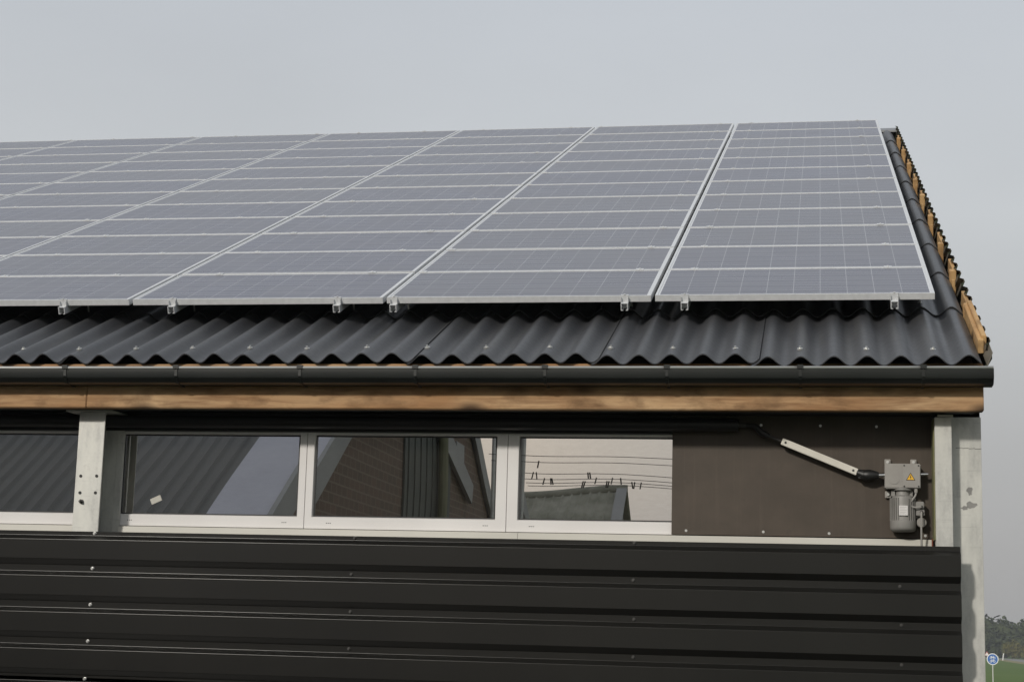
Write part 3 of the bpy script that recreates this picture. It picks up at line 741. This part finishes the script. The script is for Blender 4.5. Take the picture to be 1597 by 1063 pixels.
build(MB().tube([(0,0,0),(.10,0,.9),(.22,0,1.75)], .13, 10), 'shaft', WHITE, mp_, .6); build(MB().tube([(.21,0,1.68),(.24,0,1.85)], .14, 10), 'top_cap', mat('marker_grey', (.3,.3,.3), .6), mp_)

# ------------------------------------------------------------------ far wood and nearer bushes
def crown(mb, cx, cy, z0, z1, rad, n, s):
    lobes = [(cx+random.uniform(-.45,.45)*rad, cy+random.uniform(-.45,.45)*rad, z0+(z1-z0)*random.uniform(.25,.82), rad*random.uniform(.4,.65)) for _ in range(7)]
    for _ in range(n):
        lx, ly, lz, lr = random.choice(lobes)
        dv = Vector((random.gauss(0,1), random.gauss(0,1), random.gauss(0,1))).normalized()
        r = lr*random.uniform(.75, 1.08); p = Vector((lx,ly,lz)) + Vector((dv.x*r, dv.y*r, dv.z*r*1.1))
        if p.z < z0*.6: continue
        a = (dv + Vector((random.uniform(-.7,.7), random.uniform(-.7,.7), random.uniform(-.5,.8)))).normalized()
        x = a.orthogonal().normalized(); y = a.cross(x); q = s*random.uniform(.6,1.3); ang = random.uniform(0,PI)
        x, y = x*math.cos(ang)+y*math.sin(ang), y*math.cos(ang)-x*math.sin(ang)
        mb.add([p-x*q, p-y*q*.55+x*q*.1, p+x*q, p+y*q*.6], [(0,1,2,3)])
FOL = m_forest('woodland_leaves', (.035,.047,.020), (.062,.074,.030))
FOL2 = m_forest('bush_leaves', (.085,.085,.022), (.145,.13,.045))
BARK = m_noise('bark', (.06,.05,.04), (.10,.085,.07), 3, .9)
random.seed(21)
mb = MB(); trunks = MB()
for row in range(-1, 4):
    x = -70 + row*1.5
    while x < 230:
        y = 560 + row*7 + random.uniform(-3,3); h = random.uniform(9.5,12.2) + row*.6 - .012*(x-60) - (4.5 if row < 0 else 0)
        crown(mb, x, y, 1.2, h, random.uniform(3.6,4.8), 420, .85)
        trunks.tube([(x,y,0),(x+.3,y,h*.5),(x,y,h*.75)], [.28,.2,.08], 6)
        x += random.uniform(3.4,5.2)
wd = build(mb, 'far_wood', FOL); tag(wd, 'dark green wood along the horizon beyond the field', 'wood', None, 'stuff')
wt = build(trunks, 'trunks', BARK, wd); wt['kind'] = 'stuff'
lab = ['olive bush at the near end of the hedge beside the road', 'olive bush in the middle of the hedge beside the road', 'wide olive bush with pale top beside the road']
for i, (x, y, h, r) in enumerate(((52.6,505,4.6,3.2),(57.5,500,4.4,3.4),(63.5,498,4.9,3.8))):
    b = thing('bush', lab[i], 'bush', (x,y,0), (0,0,0), 'bushes by the road')
    mb = MB(); crown(mb, 0, 0, .4, h, r, 700, .34); build(mb, 'crown', FOL2, b)
    build(MB().tube([(0,0,0),(.1,0,h*.4)], [.12,.06], 6), 'trunk', BARK, b)

# ------------------------------------------------------------------ neighbours that stand behind the camera and show in the panes
nh = thing('neighbour_house', 'brown brick gabled house with dark corrugated roof, mirrored in the windows', 'house', (-5.5,-12.3,0))
XG = -5.5; YA, ZA = -12.3, 7.75; YE1, YE2, ZE = -4.55, -20.05, 3.1
def rel(mb): return at(nh, mb)
build(rel(MB().add([(XG,YE1-.35,0),(XG,YE2+.35,0),(XG,YE2+.35,ZE),(XG,YA,ZA-.2),(XG,YE1-.35,ZE)] + [(-16,YE1-.35,0),(-16,YE2+.35,0),(-16,YE2+.35,ZE),(-16,YA,ZA-.2),(-16,YE1-.35,ZE)],
      [(0,1,2,3,4),(9,8,7,6,5),(0,4,9,5),(1,6,7,2)])), 'wall', BRICK, nh)
sl = (ZA-ZE)/(YA-YE1)
def slope_sheet(y0, z0, y1, z1, x0, x1, pit, amp):
    n = int((x1-x0)/pit*10); vs = []; fs = []
    for i in range(n+1):
        x = x0+(x1-x0)*i/n; dz = amp*max(0, math.cos(2*PI*x/pit))**4
        vs += [(x,y0,z0+dz),(x,y1,z1+dz)]
    for i in range(n): fs.append((2*i,2*i+2,2*i+3,2*i+1))
    return MB().add(vs, fs)
DRK = m_noise('dark_profiled_roof', (.05,.05,.046), (.07,.07,.065), 1, .42)
rf = build(rel(slope_sheet(YE1, ZE-.1, YA, ZA, -16.2, XG-.55, .17, .05)), 'roof', DRK, nh, True)
build(rel(slope_sheet(YE2, ZE-.1, YA, ZA, -16.2, XG-.55, .17, .05)), 'roof', DRK, nh, True)
LAV = m_noise('pale_flashing', (.34,.34,.38), (.40,.40,.44), 1, .5); GRB = m_noise('grey_barge_board', (.20,.20,.195), (.25,.25,.24), 1, .6)
for y in (YE1, YE2):
    s = 1 if y > YA else -1
    build(rel(MB().bar((XG-.28,y,ZE), (XG-.28,YA,ZA+.10), .62, .05)), 'verge_flashing', LAV, nh)
    build(rel(MB().bar((XG+.06,y,ZE-.10), (XG+.06,YA,ZA+.0), .05, .30)), 'barge_board', GRB, nh)
BRD = m_noise('dark_boards', (.035,.042,.034), (.05,.055,.045), 2, .7)
for k in range(16):
    y = -10.75 - k*.17
    build(rel(MB().box(XG+.005, XG+.03+.012*(k % 2), y-.16, y, 3.4, 6.15-.03*k)), 'dark_board', BRD, nh)
build(rel(MB().bar((XG+.07,-11.0,6.1), (XG+.07,-15.0,4.9), .06, .32)), 'pale_trim', GRB, nh)
build(rel(MB().tube([(XG+.12,-12.6,0),(XG+.12,-12.6,5.6)], .07, 10)), 'downpipe', m_noise('olive_pipe', (.11,.11,.055), (.14,.14,.075), 2, .6), nh)
build(rel(MB().box(XG+.002, XG+.02, -14.6,-14.0,5.35,5.6)), 'wall_plaque', GRB, nh)

sd_ = thing('old_shed', 'old shed with mossy corrugated roof, mirrored in the end window', 'shed', (-6.5,-24,0))
MOSS = m_noise('mossy_roof', (.15,.15,.11), (.28,.27,.22), 2.5, .9)
def rel2(mb): return at(sd_, mb)
build(rel2(MB().box(-12,-4.3,-26.6,-21.4,0,3.4)), 'wall', BRICK, sd_)
build(rel2(slope_sheet(-21.0, 3.6, -24, 5.62, -12.3, -4.15, .23, .05)), 'roof', MOSS, sd_, True)
build(rel2(slope_sheet(-27.0, 3.6, -24, 5.62, -12.3, -4.15, .23, .05)), 'roof', MOSS, sd_, True)
build(rel2(MB().tube([(-12.3,-24,5.63),(-4.15,-24,5.63)], .10, 10)), 'ridge', MOSS, sd_, True)
build(rel2(MB().add([(-4.3,-21.4,3.4),(-4.3,-26.6,3.4),(-4.3,-24,5.5),(-4.35,-21.4,3.4),(-4.35,-26.6,3.4),(-4.35,-24,5.5)], [(0,1,2),(5,4,3),(0,3,4,1),(1,4,5,2),(2,5,3,0)])), 'gable', GRB, sd_)
build(rel2(MB().bar((-4.28,-21.0,3.68),(-4.28,-24,5.70), .26, .03)), 'verge_flashing', GRB, sd_)
# washing lines behind the camera
ROPE = mat('dark_line', (.02,.02,.02), .7); PEG = mat('grey_peg', (.05,.045,.04), .7)
cl_ = thing('washing_line', 'thin dark washing lines strung from tall posts, mirrored in the end window', 'clothesline', (1.5,-12,0))
CLP = Vector(cl_.location)
for x in (1.5, -4.512): build(at(cl_, MB().tube([(x,-12,0),(x,-12,5.6)], .03, 10)), 'post', GALV, cl_, .6)
wires = [(-11.6,5.16,5.06),(-11.8,5.10,4.97),(-12.0,4.97,4.80),(-12.1,4.90,4.76),(-12.25,4.86,4.74),(-12.4,4.83,4.73)]
def wz(i, x):
    y, za, zb = wires[i]; t = (x+4.512)/6.012; return za+(zb-za)*t - .25*t*(1-t)
for i, (y, za, zb) in enumerate(wires):
    build(at(cl_, MB().tube([(-4.512+6.012*k/14, y, wz(i, -4.512+6.012*k/14)) for k in range(15)], .0045, 5)), 'line', ROPE, cl_, True)
pm = MB().box(-.009,.009,-.006,.006,-.075,.02).mesh('clothes_peg', PEG)
random.seed(5)
for i, x in ((1,-4.25),(2,-4.36),(2,-4.31),(3,-4.20),(3,-4.10),(3,-4.08),(4,-3.62),(4,-3.59),(2,-3.52),(2,-3.49),(3,-3.40),(4,-3.25),(4,-3.22),(3,-3.15),(3,-3.02),(4,-2.86),(4,-2.82),(4,-2.72)):
    p = inst('clothes_peg', pm, None, (x, wires[i][0], wz(i, x)), (random.uniform(-.2,.2), random.uniform(-.35,.35), random.uniform(-1,1)))
    tag(p, 'small dark clothes peg hanging on the washing line', 'clothes peg', 'pegs on the washing lines')

# ------------------------------------------------------------------ the hazy air
hz = bpy.data.materials.new('haze_air'); hz.use_nodes = True; t_ = hz.node_tree; t_.nodes.clear()
o_ = t_.nodes.new('ShaderNodeOutputMaterial'); v_ = t_.nodes.new('ShaderNodeVolumePrincipled')
v_.inputs['Color'].default_value = (.86,.89,.93,1); v_.inputs['Density'].default_value = .00038; v_.inputs['Anisotropy'].default_value = .2
t_.links.new(v_.outputs[0], o_.inputs['Volume'])
hb = build(MB().box(-1600,1600,-1600,2600,-1,16.5), 'haze', hz); hb['kind'] = 'stuff'
tag(hb, 'thin pale haze hanging over the field and the wood', 'haze')
